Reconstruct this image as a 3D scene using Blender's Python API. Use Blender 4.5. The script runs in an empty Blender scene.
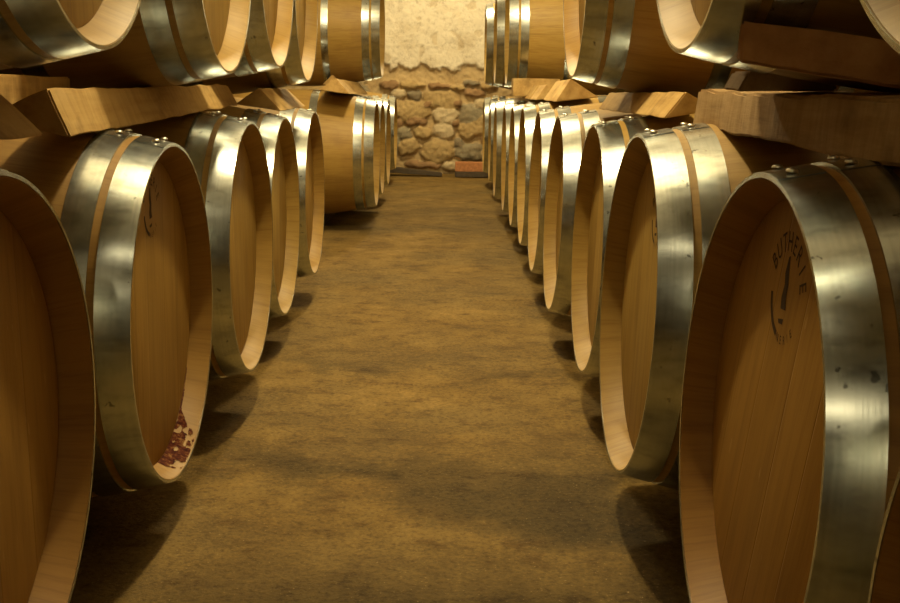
import bpy, bmesh, math, random
from mathutils import Vector, Matrix, noise

random.seed(7)
PI = math.pi
S = bpy.context.scene
COL = S.collection
FZ = 0.04                                   # floor level

# ------------------------------------------------------------------ materials
class NT:
    def __init__(self, name):
        self.m = bpy.data.materials.new(name)
        self.m.use_nodes = True
        self.t = self.m.node_tree
        self.b = self.t.nodes['Principled BSDF']
    def n(self, typ, **kw):
        nd = self.t.nodes.new(typ)
        for k, v in kw.items():
            if k.startswith('i_'):
                key = k[2:]
                key = int(key) if key.isdigit() else key.replace('_', ' ')
                nd.inputs[key].default_value = v
            else:
                setattr(nd, k, v)
        return nd
    def l(self, a, b):
        self.t.links.new(a, b)
    def math(self, op, a, b=None, c=None):
        nd = self.n('ShaderNodeMath', operation=op)
        for i, v in enumerate((a, b, c)):
            if v is None: continue
            if isinstance(v, (int, float)): nd.inputs[i].default_value = v
            else: self.l(v, nd.inputs[i])
        return nd.outputs[0]
    def mix(self, fac, a, b, blend='MIX'):
        nd = self.n('ShaderNodeMix', data_type='RGBA', blend_type=blend)
        for s, v in ((nd.inputs[0], fac), (nd.inputs[6], a), (nd.inputs[7], b)):
            if isinstance(v, (int, float)): s.default_value = v
            elif isinstance(v, tuple): s.default_value = (*v, 1) if len(v) == 3 else v
            else: self.l(v, s)
        return nd.outputs[2]
    def ramp(self, fac, stops):
        nd = self.n('ShaderNodeValToRGB')
        cr = nd.color_ramp
        while len(cr.elements) < len(stops): cr.elements.new(0.5)
        for e, (p, c) in zip(cr.elements, stops):
            e.position = p
            e.color = (*c, 1) if not isinstance(c, (int, float)) else (c, c, c, 1)
        self.l(fac, nd.inputs[0])
        return nd.outputs[0]
    def noise(self, vec, scale, detail=4, rough=.55):
        nd = self.n('ShaderNodeTexNoise', i_Scale=scale, i_Detail=detail, i_Roughness=rough)
        if vec is not None: self.l(vec, nd.inputs['Vector'])
        return nd.outputs['Fac']
    def mapv(self, vec, scale=(1, 1, 1), loc=(0, 0, 0)):
        nd = self.n('ShaderNodeMapping')
        nd.inputs['Scale'].default_value = scale
        nd.inputs['Location'].default_value = loc
        self.l(vec, nd.inputs['Vector'])
        return nd.outputs[0]
    def bump(self, h, strength=.3, dist=.002, normal=None):
        nd = self.n('ShaderNodeBump', i_Strength=strength, i_Distance=dist)
        self.l(h, nd.inputs['Height'])
        if normal is not None: self.l(normal, nd.inputs['Normal'])
        return nd.outputs[0]
    def obj(self):
        return self.n('ShaderNodeTexCoord').outputs['Object']
    def rnd(self):
        return self.n('ShaderNodeObjectInfo').outputs['Random']
    def vec(self, x, y, z):
        nd = self.n('ShaderNodeCombineXYZ')
        for i, v in enumerate((x, y, z)):
            if isinstance(v, (int, float)): nd.inputs[i].default_value = v
            else: self.l(v, nd.inputs[i])
        return nd.outputs[0]
    def sep(self, v):
        nd = self.n('ShaderNodeSeparateXYZ')
        self.l(v, nd.inputs[0])
        return nd.outputs
    def white(self, v):
        nd = self.n('ShaderNodeTexWhiteNoise', noise_dimensions='2D')
        self.l(v, nd.inputs['Vector'])
        return nd.outputs['Value']

def oak(name, head):
    """Toasted oak: radial staves around x (barrel body) or upright boards in the y-z plane (barrel head)."""
    k = NT(name)
    o = k.obj(); x, y, z = k.sep(o)
    rnd = k.rnd()
    seed = k.math('MULTIPLY', rnd, 37.0)
    if head:
        wob = k.noise(k.vec(k.math('MULTIPLY', y, 1.0), seed, 0.0), 3.0, 2)
        q = k.math('ADD', k.math('MULTIPLY', y, 10.5), k.math('MULTIPLY', wob, 1.4))
        q = k.math('ADD', q, seed)
        gv = k.vec(k.math('MULTIPLY', y, 9.0), k.math('MULTIPLY', z, 0.9), seed)
        fv = k.vec(k.math('MULTIPLY', y, 60.0), k.math('MULTIPLY', z, 3.0), seed)
    else:
        ang = k.math('ARCTAN2', z_off(k, z), y)
        q = k.math('MULTIPLY', ang, 29 / (2 * PI))
        q = k.math('ADD', q, seed)
        gv = k.vec(k.math('MULTIPLY', ang, 3.0), k.math('MULTIPLY', x, 1.1), seed)
        fv = k.vec(k.math('MULTIPLY', ang, 22.0), k.math('MULTIPLY', x, 4.0), seed)
    cell = k.math('FLOOR', q); fr = k.math('FRACT', q)
    tint = k.white(k.vec(cell, seed, 0.0))
    edge = k.math('MINIMUM', fr, k.math('SUBTRACT', 1.0, fr))
    joint = k.ramp(edge, [(0.0, 0.0), (0.025 if head else 0.03, 1.0)])
    grain = k.noise(gv, 4.0, 5, .6)
    fine = k.noise(fv, 2.6, 4, .65)
    if not head: tint = k.math('ADD', k.math('MULTIPLY', tint, .5), .25)
    base = k.ramp(tint, ([(0.0, (.375, .248, .060)), (.5, (.42, .284, .071)), (1.0, (.46, .315, .086))] if head else
                       [(0.0, (.335, .215, .050)), (.5, (.37, .240, .058)), (1.0, (.405, .265, .070))]))
    red = k.n('ShaderNodeAttribute', attribute_type='OBJECT', attribute_name='redness').outputs['Fac']
    base = k.mix(red, base, k.mix(1.0, base, (.88, .70, .52), 'MULTIPLY'))
    g = k.ramp(grain, [(.3, (.70, .64, .56)), (.55, (1, 1, 1)), (.8, (1.0, .93, .82))])
    c = k.mix(.75, base, g, 'MULTIPLY')
    f2 = k.ramp(fine, [(.34, (.72, .64, .52)), (.5, (1, 1, 1))])
    c = k.mix(.5, c, f2, 'MULTIPLY')
    if head:     # pale ray flecks of quarter-sawn oak
        fl = k.noise(k.vec(k.math('MULTIPLY', y, 34.0), k.math('MULTIPLY', z, 9.0), seed), 2.4, 2)
        flm = k.ramp(fl, [(.70, 0.0), (.74, 1.0)])
        c = k.mix(k.math('MULTIPLY', flm, .28), c, (.60, .43, .20))
    else:        # handling dirt
        d = k.noise(o, 5.0, 5, .6)
        c = k.mix(k.ramp(d, [(.52, 0.0), (.72, .45)]), c, (.21, .108, .038))
    c = k.mix(k.math('MULTIPLY', k.math('SUBTRACT', 1.0, joint), .40 if head else .16), c, (.16, .075, .025))
    k.l(c, k.b.inputs['Base Color'])
    k.b.inputs['Roughness'].default_value = .52
    k.b.inputs['Specular IOR Level'].default_value = .35
    h = k.math('ADD', k.math('MULTIPLY', joint, 1.0 if head else .35), k.math('MULTIPLY', fine, .25 if head else .12))
    k.l(k.bump(h, .35 if head else .15, .0015), k.b.inputs['Normal'])
    return k.m

def z_off(k, z):
    return k.math('SUBTRACT', z, .345)

def hoop_mat():
    k = NT('galvanised_steel')
    o = k.obj(); x, y, z = k.sep(o); rnd = k.rnd(); seed = k.math('MULTIPLY', rnd, 51.0)
    ang = k.math('ARCTAN2', z_off(k, z), y)
    streak = k.noise(k.vec(k.math('MULTIPLY', x, 260.0), k.math('MULTIPLY', ang, 2.0), seed), 1.0, 3, .6)
    blot = k.noise(k.vec(k.math('MULTIPLY', x, 9.0), k.math('MULTIPLY', ang, 6.0), seed), 2.2, 6, .65)
    spots = k.noise(k.vec(k.math('MULTIPLY', x, 60.0), k.math('MULTIPLY', ang, 16.0), seed), 1.1, 2)
    col = k.ramp(blot, [(.28, (.36, .39, .39)), (.5, (.55, .60, .61)), (.75, (.62, .67, .67))])
    col = k.mix(k.math('MULTIPLY', k.ramp(streak, [(.35, 1.0), (.6, 0.0)]), .3), col, (.33, .37, .39))
    sp = k.ramp(spots, [(.69, 0.0), (.73, 1.0)])
    col = k.mix(k.math('MULTIPLY', sp, .7), col, (.07, .065, .055))
    k.l(col, k.b.inputs['Base Color'])
    k.b.inputs['Metallic'].default_value = 1.0
    r = k.math('ADD', k.math('MULTIPLY', blot, .12), .17)
    k.l(r, k.b.inputs['Roughness'])
    h = k.math('ADD', k.math('MULTIPLY', streak, .5), k.math('MULTIPLY', blot, .5))
    k.l(k.bump(h, .12, .0007), k.b.inputs['Normal'])
    return k.m

def timber_mat(name, c0, c1, c2, rough=.75):
    """Sawn timber, grain along local y."""
    k = NT(name)
    o = k.obj(); x, y, z = k.sep(o); seed = k.math('MULTIPLY', k.rnd(), 23.0)
    gv = k.vec(k.math('ADD', k.math('MULTIPLY', x, 16.0), seed), k.math('MULTIPLY', y, 1.6), k.math('MULTIPLY', z, 16.0))
    g = k.noise(gv, 1.4, 6, .62)
    saw = k.noise(k.vec(k.math('MULTIPLY', x, 8.0), k.math('MULTIPLY', y, 46.0), k.math('MULTIPLY', z, 8.0)), 1.2, 3)
    bl = k.noise(k.vec(k.math('ADD', x, seed), y, z), 9.0, 4, .6)
    c = k.ramp(g, [(.25, c0), (.5, c1), (.75, c2)])
    c = k.mix(.35, c, k.ramp(saw, [(.35, (.62, .55, .45)), (.55, (1, 1, 1))]), 'MULTIPLY')
    c = k.mix(k.ramp(bl, [(.56, 0.0), (.74, .65)]), c, tuple(v * .38 for v in c0))
    k.l(c, k.b.inputs['Base Color'])
    k.b.inputs['Roughness'].default_value = rough
    k.b.inputs['Specular IOR Level'].default_value = .25
    h = k.math('ADD', g, k.math('MULTIPLY', saw, .6))
    k.l(k.bump(h, .6, .004), k.b.inputs['Normal'])
    return k.m

def floor_mat():
    k = NT('earth_floor')
    o = k.obj(); x, y, z = k.sep(o)
    big = k.noise(o, 1.5, 5, .6)
    mid = k.noise(k.vec(k.math('MULTIPLY', x, 1.0), k.math('MULTIPLY', y, .8), 3.0), 5.5, 6, .68)
    fine = k.noise(o, 85.0, 6, .75)
    grit = k.noise(o, 170.0, 2, .6)
    c = k.ramp(mid, [(.28, (.120, .073, .020)), (.50, (.205, .131, .036)), (.72, (.305, .204, .064))])
    c = k.mix(k.ramp(big, [(.42, 0.0), (.66, .75)]), c, (.125, .088, .034))
    md = k.noise(k.vec(k.math('MULTIPLY', x, .8), y, 9.0), 14.0, 6, .72)
    c = k.mix(.8, c, k.ramp(md, [(.34, (.50, .43, .36)), (.47, (.95, .95, .95)), (.70, (1.12, 1.10, 1.05))]), 'MULTIPLY')
    c = k.mix(.85, c, k.ramp(fine, [(.30, (.42, .36, .30)), (.5, (1, 1, 1)), (.70, (1.35, 1.28, 1.15))]), 'MULTIPLY')
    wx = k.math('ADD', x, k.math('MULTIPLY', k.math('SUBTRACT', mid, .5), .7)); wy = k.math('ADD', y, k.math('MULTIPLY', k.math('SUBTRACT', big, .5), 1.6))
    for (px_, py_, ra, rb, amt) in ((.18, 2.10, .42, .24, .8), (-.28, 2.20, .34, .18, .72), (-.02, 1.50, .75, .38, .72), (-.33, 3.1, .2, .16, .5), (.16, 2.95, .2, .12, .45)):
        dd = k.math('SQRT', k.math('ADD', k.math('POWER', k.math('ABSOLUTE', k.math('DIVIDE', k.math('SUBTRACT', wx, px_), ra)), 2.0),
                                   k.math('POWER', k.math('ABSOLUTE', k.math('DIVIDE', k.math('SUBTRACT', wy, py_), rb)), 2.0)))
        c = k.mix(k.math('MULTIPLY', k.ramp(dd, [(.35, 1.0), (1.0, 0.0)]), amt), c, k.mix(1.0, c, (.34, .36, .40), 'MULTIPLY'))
    gm = k.ramp(grit, [(.68, 0.0), (.74, 1.0)])
    c = k.mix(k.math('MULTIPLY', gm, .35), c, (.50, .38, .21))
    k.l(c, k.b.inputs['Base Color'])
    k.b.inputs['Roughness'].default_value = .88
    k.b.inputs['Specular IOR Level'].default_value = .25
    h = k.math('ADD', k.math('MULTIPLY', mid, 1.6), k.math('ADD', k.math('MULTIPLY', fine, .6), k.math('MULTIPLY', grit, .2)))
    k.l(k.bump(h, .55, .012), k.b.inputs['Normal'])
    return k.m

def wall_mat():
    k = NT('rubble_and_plaster')
    at = k.n('ShaderNodeAttribute', attribute_name='tint')
    o = k.obj()
    n1 = k.noise(o, 26.0, 6, .68); n2 = k.noise(o, 6.0, 5, .6)
    c = k.mix(.6, at.outputs['Color'], k.ramp(n1, [(.3, (.58, .52, .44)), (.47, (1, 1, 1)), (.75, (1.12, 1.10, 1.05))]), 'MULTIPLY')
    c = k.mix(.55, c, k.ramp(n2, [(.32, (.66, .58, .46)), (.52, (1, 1, 1))]), 'MULTIPLY')
    k.l(c, k.b.inputs['Base Color'])
    k.b.inputs['Roughness'].default_value = .92
    k.l(k.bump(k.math('ADD', n1, n2), .7, .012), k.b.inputs['Normal'])
    return k.m

def plain(name, col, rough=.6, metal=0.0, nscale=20, namt=.3):
    k = NT(name)
    n1 = k.noise(k.obj(), nscale, 4)
    c = k.mix(namt, col, k.ramp(n1, [(.3, tuple(v * .5 for v in col)), (.7, tuple(min(1, v * 1.3) for v in col))]))
    k.l(c, k.b.inputs['Base Color'])
    k.b.inputs['Roughness'].default_value = rough
    k.b.inputs['Metallic'].default_value = metal
    return k.m

M_STAVE = oak('oak_staves', False)
M_HEAD = oak('oak_head_boards', True)
M_HOOP = hoop_mat()
M_RIVET = plain('rivet_steel', (.62, .61, .56), .3, 1.0)
M_INK = plain('branded_black', (.055, .026, .012), .8)
def stain_mat():
    k = NT('wine_stain')
    n1 = k.noise(k.obj(), 95.0, 4, .6)
    k.l(k.ramp(n1, [(.36, (.035, .007, .005)), (.52, (.10, .024, .010)), (.66, (.24, .125, .040))]), k.b.inputs['Base Color'])
    k.b.inputs['Roughness'].default_value = .8
    k.b.inputs['Specular IOR Level'].default_value = .08
    return k.m
M_STAIN = stain_mat()
M_PINE = timber_mat('pale_sawn_timber', (.34, .19, .06), (.54, .36, .135), (.64, .455, .205))
M_OLD = timber_mat('old_rough_timber', (.22, .135, .058), (.40, .265, .125), (.54, .39, .21), .85)
M_BROWN = timber_mat('brown_timber', (.28, .125, .040), (.40, .20, .070), (.48, .27, .105), .7)
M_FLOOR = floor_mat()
M_WALL = wall_mat()
M_STONE = plain('dark_cellar_stone', (.16, .125, .08), .9, 0, 8, .5)
M_BRICK = plain('red_brick', (.50, .22, .09), .85, 0, 40, .5)
M_DARKBAR = plain('dark_weathered_wood', (.075, .055, .035), .7, 0, 30, .5)

# ------------------------------------------------------------------ helpers
def mesh_obj(name, verts, faces, mat, parent=None, smooth=False):
    me = bpy.data.meshes.new(name)
    me.from_pydata(verts, [], faces)
    me.update()
    me.materials.append(mat)
    if smooth:
        for p in me.polygons: p.use_smooth = True
    o = bpy.data.objects.new(name, me)
    COL.objects.link(o)
    if parent: o.parent = parent
    return o

def fix_normals(o):
    bm = bmesh.new(); bm.from_mesh(o.data)
    bmesh.ops.recalc_face_normals(bm, faces=bm.faces)
    bm.to_mesh(o.data); bm.free()

def tag(o, label=None, cat=None, group=None, kind=None):
    if label: o['label'] = label
    if cat: o['category'] = cat
    if group: o['group'] = group
    if kind: o['kind'] = kind
    return o

def empty(name, loc=(0, 0, 0), rz=0.0):
    o = bpy.data.objects.new(name, None)
    o.empty_display_size = .1
    COL.objects.link(o)
    o.location = loc; o.rotation_euler = (0, 0, rz)
    return o

def copy_tree(o, parent=None):
    c = o.copy(); COL.objects.link(c)
    if parent: c.parent = parent
    for ch in list(o.children): copy_tree(ch, c)
    return c

# ------------------------------------------------------------------ barrel
BL = .95; HL = BL / 2; RB = .343; RE = .283; AX = .345     # length, half, bilge radius, chime radius, axis height
def rad(x):
    return RB - (RB - RE) * abs(x / HL) ** 2.0
SEG = 112

def revolve(profile, closed=False, seg=SEG):
    """profile: (x, r) list turned about the barrel axis."""
    v = []; f = []
    n = len(profile)
    for (x, r) in profile:
        for i in range(seg):
            a = 2 * PI * i / seg
            v.append((x, r * math.cos(a), AX + r * math.sin(a)))
    rows = n if closed else n - 1
    for j in range(rows):
        j2 = (j + 1) % n
        for i in range(seg):
            i2 = (i + 1) % seg
            f.append((j * seg + i, j * seg + i2, j2 * seg + i2, j2 * seg + i))
    return v, f

def auto_smooth(o, ang=35):
    me = o.data
    for p in me.polygons: p.use_smooth = True
    bm = bmesh.new(); bm.from_mesh(me)
    for e in bm.edges:
        if len(e.link_faces) == 2 and e.calc_face_angle(0) > math.radians(ang): e.smooth = False
    bm.to_mesh(me); bm.free()

def make_barrel():
    root = empty('wine_barrel')
    prof = []
    for i in range(25):
        x = -HL + BL * i / 24
        prof.append((x, rad(x)))
    prof += [(HL - .0003, RE - .0008), (HL - .0006, RE - .0035), (HL - .040, .2605), (HL - .060, .2605), (HL - .2, .29), (0, .312),
             (-HL + .2, .29), (-HL + .060, .2605), (-HL + .040, .2605), (-HL + .0006, RE - .0035), (-HL + .0003, RE - .0008)]
    v, f = revolve(prof, True)
    st = mesh_obj('staves', v, f, M_STAVE, root); fix_normals(st); auto_smooth(st)
    for s in (1, -1):
        xf = s * (HL - .037); xb = s * (HL - .057)
        v, f = revolve([(xb, .264), (xf - s * .004, .264), (xf, .2545)])
        n = len(v)
        ring = list(range(2 * SEG, 3 * SEG)); back = list(range(SEG))
        f.append(tuple(ring)); f.append(tuple(reversed(back)))
        h = mesh_obj('head', v, f, M_HEAD, root); fix_normals(h); auto_smooth(h)
        # place the head's own origin on the barrel axis so its boards can be turned
        h.data.transform(Matrix.Translation((0, 0, -AX))); h.location = (0, 0, AX)
    for s in (1, -1):
        for nm, x0, x1 in (('chime_hoop', -.0005, .049), ('quarter_hoop', .061, .105), ('bilge_hoop', .300, .341)):
            a, b = HL - x0, HL - x1
            t = .0026
            pr = []
            for i in range(7):
                x = a + (b - a) * i / 6
                pr.append((s * x, rad(x) + t))
            pr += [(s * b, rad(b) - .002), (s * a, rad(a) - .002)]
            v, f = revolve(pr, True)
            # riveted lap: the strip's free end lying over itself near the top
            a0, a1, na = math.radians(81), math.radians(100), 14
            base = len(v)
            for i in range(na + 1):
                th = a0 + (a1 - a0) * i / na
                for (x, dr) in ((a - .001, 0), (a - .001, 1), (b + .001, 1), (b + .001, 0)):
                    r = rad(x) + (.0024 if dr == 0 else .0036)
                    v.append((s * x, r * math.cos(th), AX + r * math.sin(th)))
            for i in range(na):
                for j in range(3):
                    p = base + i * 4 + j; q = p + 4
                    f.append((p, p + 1, q + 1, q))
            f.append(tuple(base + j for j in (0, 1, 2, 3))); f.append(tuple(base + na * 4 + j for j in (3, 2, 1, 0)))
            hp = mesh_obj(nm, v, f, M_HOOP, root); fix_normals(hp); auto_smooth(hp)
            if s > 0 and nm != 'bilge_hoop':
                xm = s * (a * .6 + b * .4)
                for th in (84.8, 95.2):
                    th = math.radians(th); r = rad(xm) + .0045
                    c = Vector((xm, r * math.cos(th), AX + r * math.sin(th)))
                    nrm = Vector((0, math.cos(th), math.sin(th)))
                    rv = dome(.0068, .0042)
                    rot = nrm.to_track_quat('Z', 'Y').to_matrix()
                    rv = ([tuple(c + rot @ Vector(p)) for p in rv[0]], rv[1])
                    o = mesh_obj('rivet', rv[0], rv[1], M_RIVET, hp, True)
    return root

def dome(r, h, seg=14, rings=4):
    v = [(0, 0, h)]; f = []
    for j in range(1, rings + 1):
        t = PI / 2 * j / rings
        for i in range(seg):
            a = 2 * PI * i / seg
            v.append((r * math.sin(t) * math.cos(a), r * math.sin(t) * math.sin(a), h * math.cos(t)))
    for i in range(seg): f.append((0, 1 + i, 1 + (i + 1) % seg))
    for j in range(rings - 1):
        for i in range(seg):
            p = 1 + j * seg + i; q = 1 + j * seg + (i + 1) % seg
            f.append((p, p + seg, q + seg, q))
    return v, f

PROTO = make_barrel()
first = [True]
BARRELS = {}
REDDISH = {'R0': 1.0, 'R1': 1.0, 'L1': .9, 'L2': .6, 'UR3': .5, 'UL1': .15, 'UL2': .1, 'R2': .25, 'L6': .15, 'UL5': .1, 'UR4': 0.0}
rr0 = random.Random(11)
def barrel(key, side, X, Y, Z, label, group, headrot=0.0, tilt=0.0):
    """X, Y, Z: centre of the chime circle that faces the aisle."""
    if first[0]: o = PROTO; first[0] = False
    else: o = copy_tree(PROTO)
    rot = Matrix.Rotation(0 if side < 0 else PI, 3, 'Z') @ Matrix.Rotation(-tilt, 3, 'Y')
    o.location = Vector((X, Y, Z)) - rot @ Vector((HL, 0, AX))
    o.rotation_euler = (0, -tilt, 0 if side < 0 else PI)
    tag(o, label, 'barrel', group)
    red = REDDISH.get(key, rr0.uniform(0, .3))
    for c in o.children:
        if c.name.split('.')[0] in ('head', 'staves'): c['redness'] = red if key != 'UR3' or c.name[:4] != 'head' else .1
        if c.name.split('.')[0] == 'head':
            c.rotation_euler = (math.radians(headrot), 0, 0)
    BARRELS[key] = o
    return o

GLR = 'barrels of the lower row right of the aisle'
GLL = 'barrels of the lower row left of the aisle'
GUR = 'barrels of the upper row right of the aisle'
GUL = 'barrels of the upper row left of the aisle'
LR = [
 ('R0', .314, .500, .437, 'oak wine barrel cut off by the bottom right corner, a dark curved edge', 0),
 ('R1', .318, 1.200, .437, 'big steel-hooped oak barrel at front right, black round stamp on its reddish head', -15),
 ('R2', .297, 1.888, .450, 'oak barrel under the end of the rough beam, stamp half hidden by its hoop', 3),
 ('R3', .313, 2.596, .443, 'third steel-hooped barrel from the front in the lower right row', -4),
 ('R4', .300, 3.333, .443, 'fourth steel-hooped barrel from the front in the lower right row', 6),
 ('R5', .298, 4.060, .441, 'fifth barrel from the front in the lower right row', 0),
 ('R6', .292, 4.760, .443, 'sixth barrel from the front in the lower right row', 5),
 ('R7', .287, 5.460, .436, 'seventh barrel from the front in the lower right row', -6),
 ('R8', .280, 6.160, .434, 'eighth barrel from the front in the lower right row', 2),
 ('R9', .259, 6.880, .439, 'ninth barrel from the front in the lower right row', 0),
 ('R10', .266, 8.100, .440, 'second last barrel before the stone wall, lower right row', 0),
 ('R11', .247, 8.950, .440, 'last barrel of the lower right row, beside the stone wall', 0),
]
TILT = {'R0': .05, 'R1': .05, 'R2': .042, 'R3': .028, 'R4': .030, 'R5': .025}
for k, X, Y, Z, lab, hr in LR: barrel(k, 1, X, Y, Z, lab, GLR, hr, TILT.get(k, 0))
LL = [
 ('L1', -.453, 1.115, .4355, 'dark oak barrel cut off by the lower left edge of the photo', 2),
 ('L2', -.464, 1.886, .4245, 'steel-hooped oak barrel at front left with purple wine stain and black stamp', -2),
 ('L3', -.454, 2.578, .440, 'oak barrel just behind the wine-stained one, lower left row', 4),
 ('L4', -.479, 3.278, .431, 'second barrel behind the wine-stained one, lower left row', -5),
 ('L5', -.481, 4.002, .432, 'oak barrel just before the gap in the lower left row', 3),
 ('L6', -.412, 6.243, .444, 'barrel just past the gap, its bright side staves in view, lower left row', 0),
 ('L7', -.425, 6.980, .440, 'narrow view of barrel second past the gap, lower left row', 0),
 ('L8', -.430, 7.720, .438, 'narrow view of barrel third past the gap, lower left row', 0),
 ('L9', -.455, 9.200, .439, 'last barrel of the lower left row, only its hoop showing before the wall', 0),
]
for k, X, Y, Z, lab, hr in LL: barrel(k, -1, X, Y, Z, lab, GLL, hr)
UR = [
 ('UR1', .288, .664, 1.106, 'barrel head cut off by the top right corner, above the brown chock', 2),
 ('UR2', .287, 1.456, 1.139, 'upper right barrel standing over the rough beam and brown chock', 4),
 ('UR3', .293, 2.846, 1.119, 'upper right barrel with long bare brown side above the pale wedge', 3),
 ('UR4', .300, 6.500, 1.107, 'upper right barrel beyond the gap, honey coloured side in full light', 0),
 ('UR5', .272, 7.500, 1.118, 'second last barrel of the upper right row, thin strip of head showing', 0),
 ('UR6', .238, 8.550, 1.119, 'last barrel of the upper right row, steel hoop against the plaster wall', 0),
]
for k, X, Y, Z, lab, hr in UR: barrel(k, 1, X, Y, Z, lab, GUR, hr)
UL = [
 ('UL1', -.437, 1.438, 1.134, 'upper left barrel nearest the camera, dark hoops in the top left corner', 3),
 ('UL2', -.441, 2.275, 1.114, 'second barrel from the front in the upper left row', -3),
 ('UL3', -.445, 2.965, 1.137, 'third barrel from the front in the upper left row', 5),
 ('UL4', -.460, 3.660, 1.105, 'fourth upper left barrel, just before the honey coloured side', 0),
 ('UL5', -.437, 7.130, 1.147, 'last upper left barrel, honey coloured side in full light beside plaster wall', 0),
]
for k, X, Y, Z, lab, hr in UL: barrel(k, -1, X, Y, Z, lab, GUL, hr)

# ------------------------------------------------------------------ branded stamps on three heads
def glyph_meshes(txt, size):
    out = []
    for ch in txt:
        cu = bpy.data.curves.new('glyph', 'FONT'); cu.body = ch; cu.size = size
        cu.align_x = 'CENTER'; cu.resolution_u = 3
        ob = bpy.data.objects.new('glyph', cu); COL.objects.link(ob)
        bpy.context.view_layer.update()
        me = bpy.data.meshes.new_from_object(ob.evaluated_get(bpy.context.evaluated_depsgraph_get()))
        out.append(([tuple(v.co) for v in me.vertices], [tuple(p.vertices) for p in me.polygons]))
        bpy.data.objects.remove(ob); bpy.data.curves.remove(cu); bpy.data.meshes.remove(me)
    return out

def stamp(key, cy, cz, ang=0.0, sc=1.0):
    """Round cooper's brand burned into the head; (cy, cz) from the head centre in the barrel's own frame."""
    head = next(c for c in BARRELS[key].children if c.name.split('.')[0] == 'head')
    V = []; F = []
    def add(vs, fs):
        b = len(V); V.extend(vs); F.extend(tuple(i + b for i in f) for f in fs)
    R = .046
    ex = 1.0
    for txt, size, a0, a1, rr, flip in (('BUTHERIE', .030, 152, 22, R, False), ('NERIE', .013, 262, 318, R + .005, True)):
        gl = glyph_meshes(txt, size)
        for i, (vs, fs) in enumerate(gl):
            a = math.radians(a0 + (a1 - a0) * i / (len(gl) - 1))
            rot = a - PI / 2 if not flip else a + PI / 2
            c, s = math.cos(rot), math.sin(rot)
            px, py = rr * math.cos(a), rr * math.sin(a)
            add([(px + c * x * .8 - s * y, py + s * x * .8 + c * y) for (x, y, _) in vs], fs)
    # thick lower left arc
    n = 18; vs = []; fs = []
    for i in range(n + 1):
        a = math.radians(188 + 66 * i / n)
        w = .0035
        for r in (R - w, R + w): vs.append((r * math.cos(a), r * math.sin(a)))
    for i in range(n): fs.append((2 * i, 2 * i + 1, 2 * i + 3, 2 * i + 2))
    add(vs, fs)
    # standing flame-like figure in the middle
    L = [(-.004, .040), (-.009, .022), (-.006, .010), (-.011, -.004), (-.009, -.016), (-.013, -.028), (-.009, -.032)]
    Rr = [(.001, .042), (.003, .024), (.006, .012), (.004, -.002), (.008, -.014), (.005, -.024), (.004, -.030)]
    vs = []
    for l, r in zip(L, Rr): vs += [l, r]
    fs = [(2 * i, 2 * i + 1, 2 * i + 3, 2 * i + 2) for i in range(len(L) - 1) if i != 4]
    add(vs, fs)
    ca, sa = math.cos(math.radians(ang)), math.sin(math.radians(ang))
    xf = HL - .037 + .0004
    verts = []
    for (x, y, *_) in V:
        x, y = x * sc, y * sc
        verts.append((xf, cy + ca * x - sa * y, cz + sa * x + ca * y))
    o = mesh_obj('stamp', verts, F, M_INK, head)
    # the head may be turned: undo that turn so the brand sits where it is read
    hr = head.rotation_euler.x
    o.data.transform(Matrix.Rotation(-hr, 4, 'X'))
    tag(o, 'black round stamp with lettering')

STAMPS = True
stamp('R1', -.004, .156, -4, 1.05)
stamp('L2', -.008, .176, 0, .9)
stamp('R2', .030, .150, 0, .9)

# purple wine stain on the lower chime of the front-left barrel
def wine_stain():
    st = next(c for c in BARRELS['L2'].children if c.name.split('.')[0] == 'staves')
    xs0, xs1 = HL - .0385, HL - .002
    n, m = 130, 30
    verts = []; faces = []; idx = {}
    for i in range(n + 1):
        a = math.radians(-94 + 62 * i / n)
        for j in range(m + 1):
            t = j / m
            x = xs0 + (xs1 - xs0) * t
            r = .2605 + (RE - .0035 - .2605) * ((x - (HL - .040)) / .0412) - .0006
            idx[i, j] = len(verts)
            verts.append((x, r * math.cos(a), AX + r * math.sin(a)))
    for i in range(n):
        for j in range(m):
            s = i / n; t = j / m
            lim = 1.05 * max(0, 1 - abs((s - .28) / .34) ** 1.6) + .22 * max(0, 1 - s * 1.05)
            lim *= .55 + .9 * noise.noise(Vector((s * 14, t * 2.5, 3.1))) * .9 + .35
            hole = noise.noise(Vector((s * 18, t * 4, 9.7)))
            if t < lim and hole < .35:
                faces.append((idx[i, j], idx[i + 1, j], idx[i + 1, j + 1], idx[i, j + 1]))
    o = mesh_obj('wine_stain', verts, faces, M_STAIN, st)
    bm = bmesh.new(); bm.from_mesh(o.data)
    bmesh.ops.delete(bm, geom=[v for v in bm.verts if not v.link_faces], context='VERTS')
    bm.to_mesh(o.data); bm.free()
    tag(o, 'purple wine stain')
wine_stain()

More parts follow.
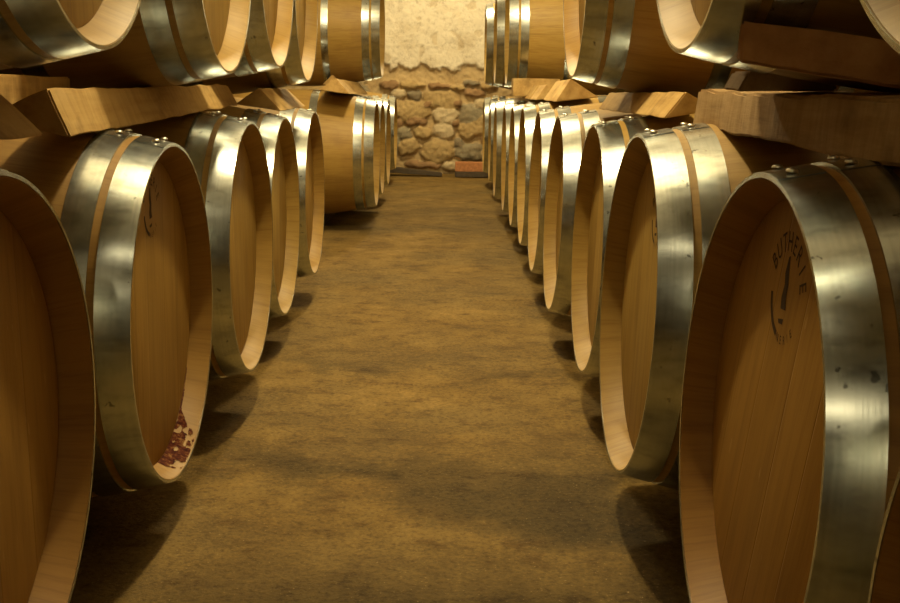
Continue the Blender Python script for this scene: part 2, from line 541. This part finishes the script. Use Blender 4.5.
# ------------------------------------------------------------------ timbers between the rows
def loft(name, sec0, sec1, mat, label, cat, group=None, n=24, rough=.0025, seed=0, bev=.003):
    """Sawn bar whose section polygon runs from sec0 to sec1 (lists of world points)."""
    k = len(sec0)
    P0 = [Vector(p) for p in sec0]; P1 = [Vector(p) for p in sec1]
    org = sum(P0 + P1, Vector()) / (2 * k)
    bm = bmesh.new(); rows = []
    # split each section side so that edges can wander
    def ring(t):
        pts = []
        for i in range(k):
            a = P0[i].lerp(P1[i], t); b = P0[(i + 1) % k].lerp(P1[(i + 1) % k], t)
            for q in range(4): pts.append(a.lerp(b, q / 4))
        return pts
    for j in range(n + 1):
        t = j / n
        row = []
        for p in ring(t):
            d = Vector((noise.noise(p * 9 + Vector((seed, 0, 0))), noise.noise(p * 9 + Vector((0, seed + 5, 0))) * .5,
                        noise.noise(p * 9 + Vector((0, 0, seed + 9)))))
            d2 = noise.noise(p * 40 + Vector((seed, 2, 0)))
            row.append(bm.verts.new(p - org + d * rough + Vector((0, 0, d2 * rough * .4))))
        rows.append(row)
    m = len(rows[0])
    for j in range(n):
        for i in range(m):
            bm.faces.new((rows[j][i], rows[j][(i + 1) % m], rows[j + 1][(i + 1) % m], rows[j + 1][i]))
    bm.faces.new(rows[0]); bm.faces.new(list(reversed(rows[-1])))
    bmesh.ops.recalc_face_normals(bm, faces=bm.faces)
    ed = [e for e in bm.edges if len(e.link_faces) == 2 and e.calc_face_angle(0) > .5]
    bmesh.ops.bevel(bm, geom=ed, offset=bev, segments=2, affect='EDGES', clamp_overlap=True)
    me = bpy.data.meshes.new(name); bm.to_mesh(me); bm.free()
    me.materials.append(mat)
    for p in me.polygons: p.use_smooth = False
    o = bpy.data.objects.new(name, me); COL.objects.link(o)
    o.location = org
    return tag(o, label, cat, group)

def tri(xr, xa, xl, zb, za, y):
    return [(xr, y, zb), (xa, y, za), (xl, y, zb)]

GW = 'timber wedges between the barrel rows'
def tri(xr, xa, xl, zb, za, y, lift=.020):
    return [(xr, y, zb), (xa, y, za), (xl, y, zb + lift)]
def box8(x0, x1, y0, y1, z0, z1):
    return [(x0, y0, z0), (x0, y0, z1), (x1, y0, z1), (x1, y0, z0)], [(x0, y1, z0), (x0, y1, z1), (x1, y1, z1), (x1, y1, z0)]
loft('timber_wedge', tri(-.535, -.605, -.69, .750, .812, .62), tri(-.535, -.605, -.69, .738, .806, 1.50), M_PINE,
     'pale timber wedge at the left edge, above the cut-off dark barrel', 'wedge', GW, seed=1)
loft('timber_bar', [(-.557, 1.66, .728), (-.583, 1.66, .799), (-.640, 1.66, .774), (-.625, 1.66, .744)],
     [(-.548, 2.93, .756), (-.576, 2.93, .808), (-.632, 2.93, .800), (-.612, 2.93, .765)], M_PINE,
     'long tilted timber bar on top of the wine-stained barrel', 'timber', GW, n=36, seed=2, rough=.004)
a, b = box8(-.80, -.695, 1.74, 2.09, .758, .818)
loft('timber_block', a, b, M_PINE, 'short lit timber block behind the long tilted bar, at the left edge', 'timber', GW, n=10, seed=3)
loft('timber_wedge', tri(-.494, -.557, -.625, .733, .800, 3.30), tri(-.494, -.559, -.625, .738, .798, 3.86), M_PINE,
     'timber wedge with dark triangular end on the fourth left barrel', 'wedge', GW, seed=4)
loft('timber_wedge', tri(-.530, -.600, -.69, .766, .846, 5.90), tri(-.530, -.587, -.68, .757, .830, 7.20), M_PINE,
     'timber wedge with pale triangular end beyond the left gap', 'wedge', GW, seed=5)
loft('timber_wedge', tri(-.665, -.700, -.76, .795, .872, 6.70), tri(-.665, -.700, -.76, .795, .86, 6.84), M_PINE,
     'small timber wedge peeking up behind the pale triangular end', 'wedge', GW, n=8, seed=6)
loft('timber_wedge', tri(.414, .456, .520, .752, .806, 2.25), tri(.414, .444, .520, .752, .800, 3.25), M_PINE,
     'pale timber wedge with sawn slope below the bare brown upper barrel', 'wedge', GW, seed=7)
loft('timber_wedge', tri(.395, .450, .560, .757, .846, 4.40), tri(.395, .450, .560, .757, .840, 5.00), M_PINE,
     'pale peaked timber wedge in the right gap, in front of the flat timber', 'wedge', GW, seed=8)
for i, (y0, y1, za, nm) in enumerate(((5.15, 5.55, .825, 'first'), (5.62, 5.95, .825, 'second'), (6.25, 6.75, .795, 'third'), (7.2, 7.8, .802, 'fourth'))):
    loft('timber_wedge', tri(.372, .42, .50, .755, za, y0), tri(.372, .42, .50, .755, za, y1), M_PINE,
         'small striped wedge on far right barrels, %s beyond the peaked wedge' % nm, 'wedge', GW, n=8, seed=9 + i)
a, b = box8(.315, .56, 6.0, 6.18, .765, .858)
loft('timber_block', a, b, M_PINE, 'flat timber block under the honey coloured upper right barrel', 'timber', n=6, seed=15)
# rough beam and chocks at the right
loft('rough_beam', [(.437, .55, .732), (.441, .55, .800), (.565, .55, .805), (.565, .55, .752)],
     [(.424, 2.02, .745), (.430, 2.02, .808), (.558, 2.02, .808), (.558, 2.02, .756)], M_OLD,
     'long rough grey-brown beam lying across the front right barrels', 'timber', n=60, seed=20, rough=.0045, bev=.004)
loft('timber_chock', [(.318, 1.280, .840), (.318, 1.285, .886), (.326, 1.325, .880), (.326, 1.335, .842)],
     [(.520, 1.185, .804), (.520, 1.190, .852), (.53, 1.25, .850), (.53, 1.25, .806)], M_BROWN,
     'brown tilted chock above the rough beam, jammed under the upper barrel', 'chock', n=12, seed=21, rough=.003)
loft('timber_chock', [(.372, 1.50, .809), (.385, 1.50, .834), (.50, 1.50, .832), (.50, 1.50, .809)],
     [(.372, 1.58, .809), (.385, 1.58, .834), (.50, 1.58, .832), (.50, 1.58, .809)], M_OLD,
     'small dark wedge squeezed between rough beam and brown chock', 'chock', n=6, seed=22)

# ------------------------------------------------------------------ floor rails carrying the lower rows
GR = 'floor rails under the barrels'
for x, y0, y1, z0, z1, lab in ((-.72, .7, 4.4, .084, .088, 'low floor rail under the front of the lower left row'),
                       (-1.20, .7, 4.4, .090, .094, 'low floor rail under the back of the lower left row'),
                       (-.75, 5.95, 9.6, .094, .092, 'low floor rail beyond the gap, lower left row'),
                       (-1.18, 5.95, 9.6, .099, .099, 'low floor rail at the back beyond the left gap'),
                       (.58, .1, 2.2, .079, .081, 'low floor rail under the front of the first lower right barrels'),
                       (1.02, .1, 2.2, .062, .066, 'low floor rail under the back of the first lower right barrels'),
                       (.56, 2.25, 9.3, .088, .088, 'low floor rail under the front of the far lower right barrels'),
                       (.98, 2.25, 9.3, .076, .094, 'low floor rail under the back of the far lower right barrels')):
    a, b = box8(x - .045, x + .045, y0, y1, FZ - .002, z0)
    b = [(p[0], p[1], p[2] if p[2] < FZ else z1) for p in b]
    loft('support_rail', a, b, M_DARKBAR, lab, 'rail', GR, n=30, seed=x * 10)

# ------------------------------------------------------------------ things at the foot of the stone wall
loft('plank', [(-.66, 9.95, FZ + .03), (-.66, 9.95, FZ + .085), (-.66, 10.08, FZ + .085), (-.66, 10.08, FZ + .03)],
     [(-.085, 9.93, FZ), (-.085, 9.93, FZ + .030), (-.085, 10.02, FZ + .030), (-.085, 10.02, FZ)], M_DARKBAR,
     'dark narrow plank lying at the foot of the stone wall', 'plank', n=16, seed=31)
a, b = box8(.03, .37, 9.86, 10.04, FZ, FZ + .045)
loft('plank', a, b, M_DARKBAR, 'dark flat board under the reddish block by the wall', 'plank', n=8, seed=32)
a, b = box8(.03, .36, 9.90, 10.04, FZ + .045, FZ + .125)
loft('wooden_block', a, b, M_BRICK, 'reddish block lying on a dark board at the wall foot', 'block', n=8, seed=33)

# ------------------------------------------------------------------ the room
WY = 10.25; XL = -1.62; XR = 1.50; YB = -3.6; ZC = 2.75
def grid_obj(name, xs, ys, fn, mat, smooth=True):
    v = []; f = []
    for yy in ys:
        for xx in xs: v.append(fn(xx, yy))
    n = len(xs)
    for j in range(len(ys) - 1):
        for i in range(n - 1):
            f.append((j * n + i, j * n + i + 1, (j + 1) * n + i + 1, (j + 1) * n + i))
    return mesh_obj(name, v, f, mat, None, smooth)
def lin(a, b, n): return [a + (b - a) * i / n for i in range(n + 1)]

def ffn(x, y):
    p = Vector((x, y, 0))
    return (x, y, FZ - .004 + .005 * noise.noise(p * 1.7) + .003 * noise.noise(p * 5) + .0012 * noise.noise(p * 17))
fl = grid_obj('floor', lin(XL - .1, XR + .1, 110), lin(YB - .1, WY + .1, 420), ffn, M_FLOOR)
tag(fl, kind='structure')

# rubble wall with plaster above
STN = []
def px(zx, zy, w, h, c, tilt=0.0, d=.065):
    x = (380 + zx / 3.2636 - 451) * .00915; z = FZ + (173.5 - zy / 3.2636) * .00925
    STN.append((x, z, w / 3.2636 * .00915 / 2, h / 3.2636 * .00925 / 2, c, tilt, d))
OC = (.47, .345, .165); GY = (.32, .28, .19); BR = (.32, .20, .10); PA = (.58, .48, .31); DK = (.26, .22, .15)
for a in ((200,335,120,58,OC,-.1,.06),(112,322,42,36,DK),(108,368,110,66,OC,.1,.06),(292,378,80,60,GY),(210,383,78,58,PA),(300,420,100,62,OC,.35,.06),
          (205,433,66,52,PA),(112,402,66,30,BR),(80,440,50,42,GY),(140,436,56,42,OC),(92,482,74,52,OC,.2,.06),(188,492,104,74,OC,.1,.065),(288,496,96,54,GY),
          (140,538,110,24,BR),(232,542,66,28,PA),(105,290,80,20,OC),(190,292,70,18,BR),(245,298,56,20,OC),(300,312,66,28,BR),(292,282,56,20,DK),
          (60,318,52,30,PA),(55,360,40,60,OC),(50,410,50,36,BR),(40,470,50,60,GY),(325,345,50,34,PA),(345,395,60,50,OC),(355,450,60,50,BR),(350,505,60,50,OC),
          (30,290,60,24,BR),(345,290,50,24,OC),(20,345,50,40,GY),(10,405,44,50,OC),(5,540,80,30,BR),(10,500,60,40,PA),(150,350,30,20,BR),(250,345,30,22,BR),(255,470,34,26,DK),(245,405,26,22,BR)):
    px(*a)
rr = random.Random(3)
for i in range(9):
    for j in range(6):
        for sx in (-1, 1):
            x = (.62 if sx > 0 else -.80) + sx * (i * .15 + rr.uniform(-.03, .03)); z = FZ + .07 + j * .155 + rr.uniform(-.03, .03)
            STN.append((x, z, rr.uniform(.06, .10), rr.uniform(.05, .085), rr.choice((OC, GY, BR, PA)), rr.uniform(-.3, .3), .05))
PE = [(-.66, 1.0), (-.61, 1.06), (-.55, .89), (-.48, 1.04), (-.44, .99), (-.37, .86), (-.29, .96), (-.23, .97), (-.13, .92), (-.05, .95),
      (0, .89), (.05, 1.0), (.12, 1.06), (.19, .98), (.28, 1.0), (.4, .93)]
def plaster_edge(x):
    if x <= PE[0][0]: return 1.0 + .06 * noise.noise(Vector((x * 4, 0, 0)))
    for (a, za), (b, zb) in zip(PE, PE[1:]):
        if x <= b: return za + (zb - za) * (x - a) / (b - a)
    return .95 + .06 * noise.noise(Vector((x * 4, 0, 0)))
def wall_h(x, z):
    p = Vector((x, z, 0))
    wx = x + .022 * noise.noise(p * 11) + .010 * noise.noise(p * 27)
    wz = z + .022 * noise.noise(p * 11 + Vector((7, 3, 0))) + .010 * noise.noise(p * 27 + Vector((1, 9, 0)))
    best = 0.0; col = (.50, .375, .20)
    for (sx, sz, a, b, c, t, d) in STN:
        dx, dz = wx - sx, wz - sz
        if abs(dx) > a * 1.5 + .02 or abs(dz) > b * 1.6 + .03: continue
        ct, s_ = math.cos(t), math.sin(t)
        u = (ct * dx + s_ * dz) / a; v = (-s_ * dx + ct * dz) / b
        q = (abs(u) ** 2.6 + abs(v) ** 2.6)
        if q < 1.15:
            h = d * max(0.0, 1 - q ** 1.7 / 1.26) ** .6 if q < 1.14 else 0
            if h > best:
                best = h; col = c if q < .95 else tuple(.5 * m + .5 * n for m, n in zip(c, (.36, .25, .13)))
    best += .010 * noise.noise(p * 30) + .012 * noise.noise(p * 8)
    # plaster edge
    zl = .95 + .35 * (plaster_edge(x) - .95) + .05 * noise.noise(Vector((x * 5, z * 3, 1.2))) + .05 * noise.noise(Vector((x * 13, z * 9, 0))) + .03 * noise.noise(Vector((x * 38, z * 30, 4)))
    k = min(1, max(0, (z - zl) / .045)); k = k * k * (3 - 2 * k)
    pl = .040 + .006 * noise.noise(p * 4) + .005 * noise.noise(p * 14) + .003 * noise.noise(p * 40)
    chip = noise.noise(p * 9 + Vector((3, 3, 0)))
    pc = (.72, .66, .53)
    if chip > .42: pl -= .006; pc = (.60, .52, .38)
    h = best * (1 - k) + pl * k
    col = tuple(m * (1 - k) + n * k for m, n in zip(col, pc))
    return h, col
xs = [XL - .1, -1.45, -1.3, -1.15] + lin(-1.0, .8, 165) + [.95, 1.1, 1.3, XR + .1]
zs = [FZ - .06] + lin(FZ - .03, 1.75, 170) + [1.9, 2.1, 2.4, ZC + .05]
cols = []
def wfn(x, z):
    h, c = wall_h(x, z); cols.append(c)
    return (x, WY - h, z)
wb = grid_obj('wall_back', xs, zs, wfn, M_WALL)
ca = wb.data.color_attributes.new('tint', 'FLOAT_COLOR', 'POINT')
for i, c in enumerate(cols): ca.data[i].color = (*c, 1)
tag(wb, kind='structure')
M_CEIL = plain('ceiling_plaster', (.55, .50, .40), .9, 0, 6, .3)
def slab(name, x0, x1, y0, y1, z0, z1):
    v = [(x, y, z) for x in (x0, x1) for y in (y0, y1) for z in (z0, z1)]
    f = [(0, 1, 3, 2), (4, 6, 7, 5), (0, 4, 5, 1), (2, 3, 7, 6), (0, 2, 6, 4), (1, 5, 7, 3)]
    return tag(mesh_obj(name, v, f, M_STONE), kind='structure')
slab('wall_left', XL - .2, XL, YB - .2, WY + .2, FZ - .1, ZC + .1)
slab('wall_right', XR, XR + .2, YB - .2, WY + .2, FZ - .1, ZC + .1)
slab('wall_front', XL - .2, XR + .2, YB - .2, YB, FZ - .1, ZC + .1)
ce = slab('ceiling', XL - .2, XR + .2, YB - .2, WY + .2, ZC, ZC + .2)
ce.data.materials[0] = M_CEIL

# ------------------------------------------------------------------ lamps hanging along the aisle (above the picture)
WARM = (1.0, .80, .43)
def lamp(name, loc, power, r=.09):
    d = bpy.data.lights.new(name, 'POINT')
    d.energy = power; d.color = WARM; d.shadow_soft_size = r
    o = bpy.data.objects.new(name, d); COL.objects.link(o); o.location = loc
    return o
lamp('aisle_lamp', (-.08, 2.38, 2.33), 112, .055)
lamp('aisle_lamp', (-.08, 4.70, 2.35), 120, .08)
lamp('aisle_lamp', (-.08, 8.60, 2.35), 112, .10)
lamp('aisle_lamp', (-.08, 0.10, 2.30), 3, .12)
lamp('aisle_lamp', (-.10, -2.20, 2.20), 10, .05)
w = bpy.data.worlds.new('cellar_dark'); S.world = w
w.use_nodes = True
w.node_tree.nodes['Background'].inputs[0].default_value = (.05, .035, .015, 1)
w.node_tree.nodes['Background'].inputs[1].default_value = .1

# ------------------------------------------------------------------ camera
F, PITCH, ROLL, H = 1130.5, .1874, .0127, .8081
cam = bpy.data.cameras.new('camera'); co = bpy.data.objects.new('camera', cam); COL.objects.link(co)
cam.sensor_fit = 'HORIZONTAL'; cam.sensor_width = 36; cam.lens = F / 900 * 36
cam.clip_start = .02; cam.clip_end = 60
cp, sp = math.cos(PITCH), math.sin(PITCH)
rt = Vector((1, 0, 0)); fw = Vector((0, cp, -sp)); up = Vector((0, sp, cp)); dn = -up
c, s = math.cos(ROLL), math.sin(ROLL)
R2 = rt * c - dn * s; D2 = rt * s + dn * c
m = Matrix((( R2.x, -D2.x, -fw.x, 0), (R2.y, -D2.y, -fw.y, 0), (R2.z, -D2.z, -fw.z, H), (0, 0, 0, 1)))
co.matrix_world = m
S.camera = co
S.view_settings.view_transform = 'Standard'
S.view_settings.look = 'None'
S.view_settings.gamma = 1.0
S.view_settings.use_curve_mapping = False
S.view_settings.exposure = 0.08
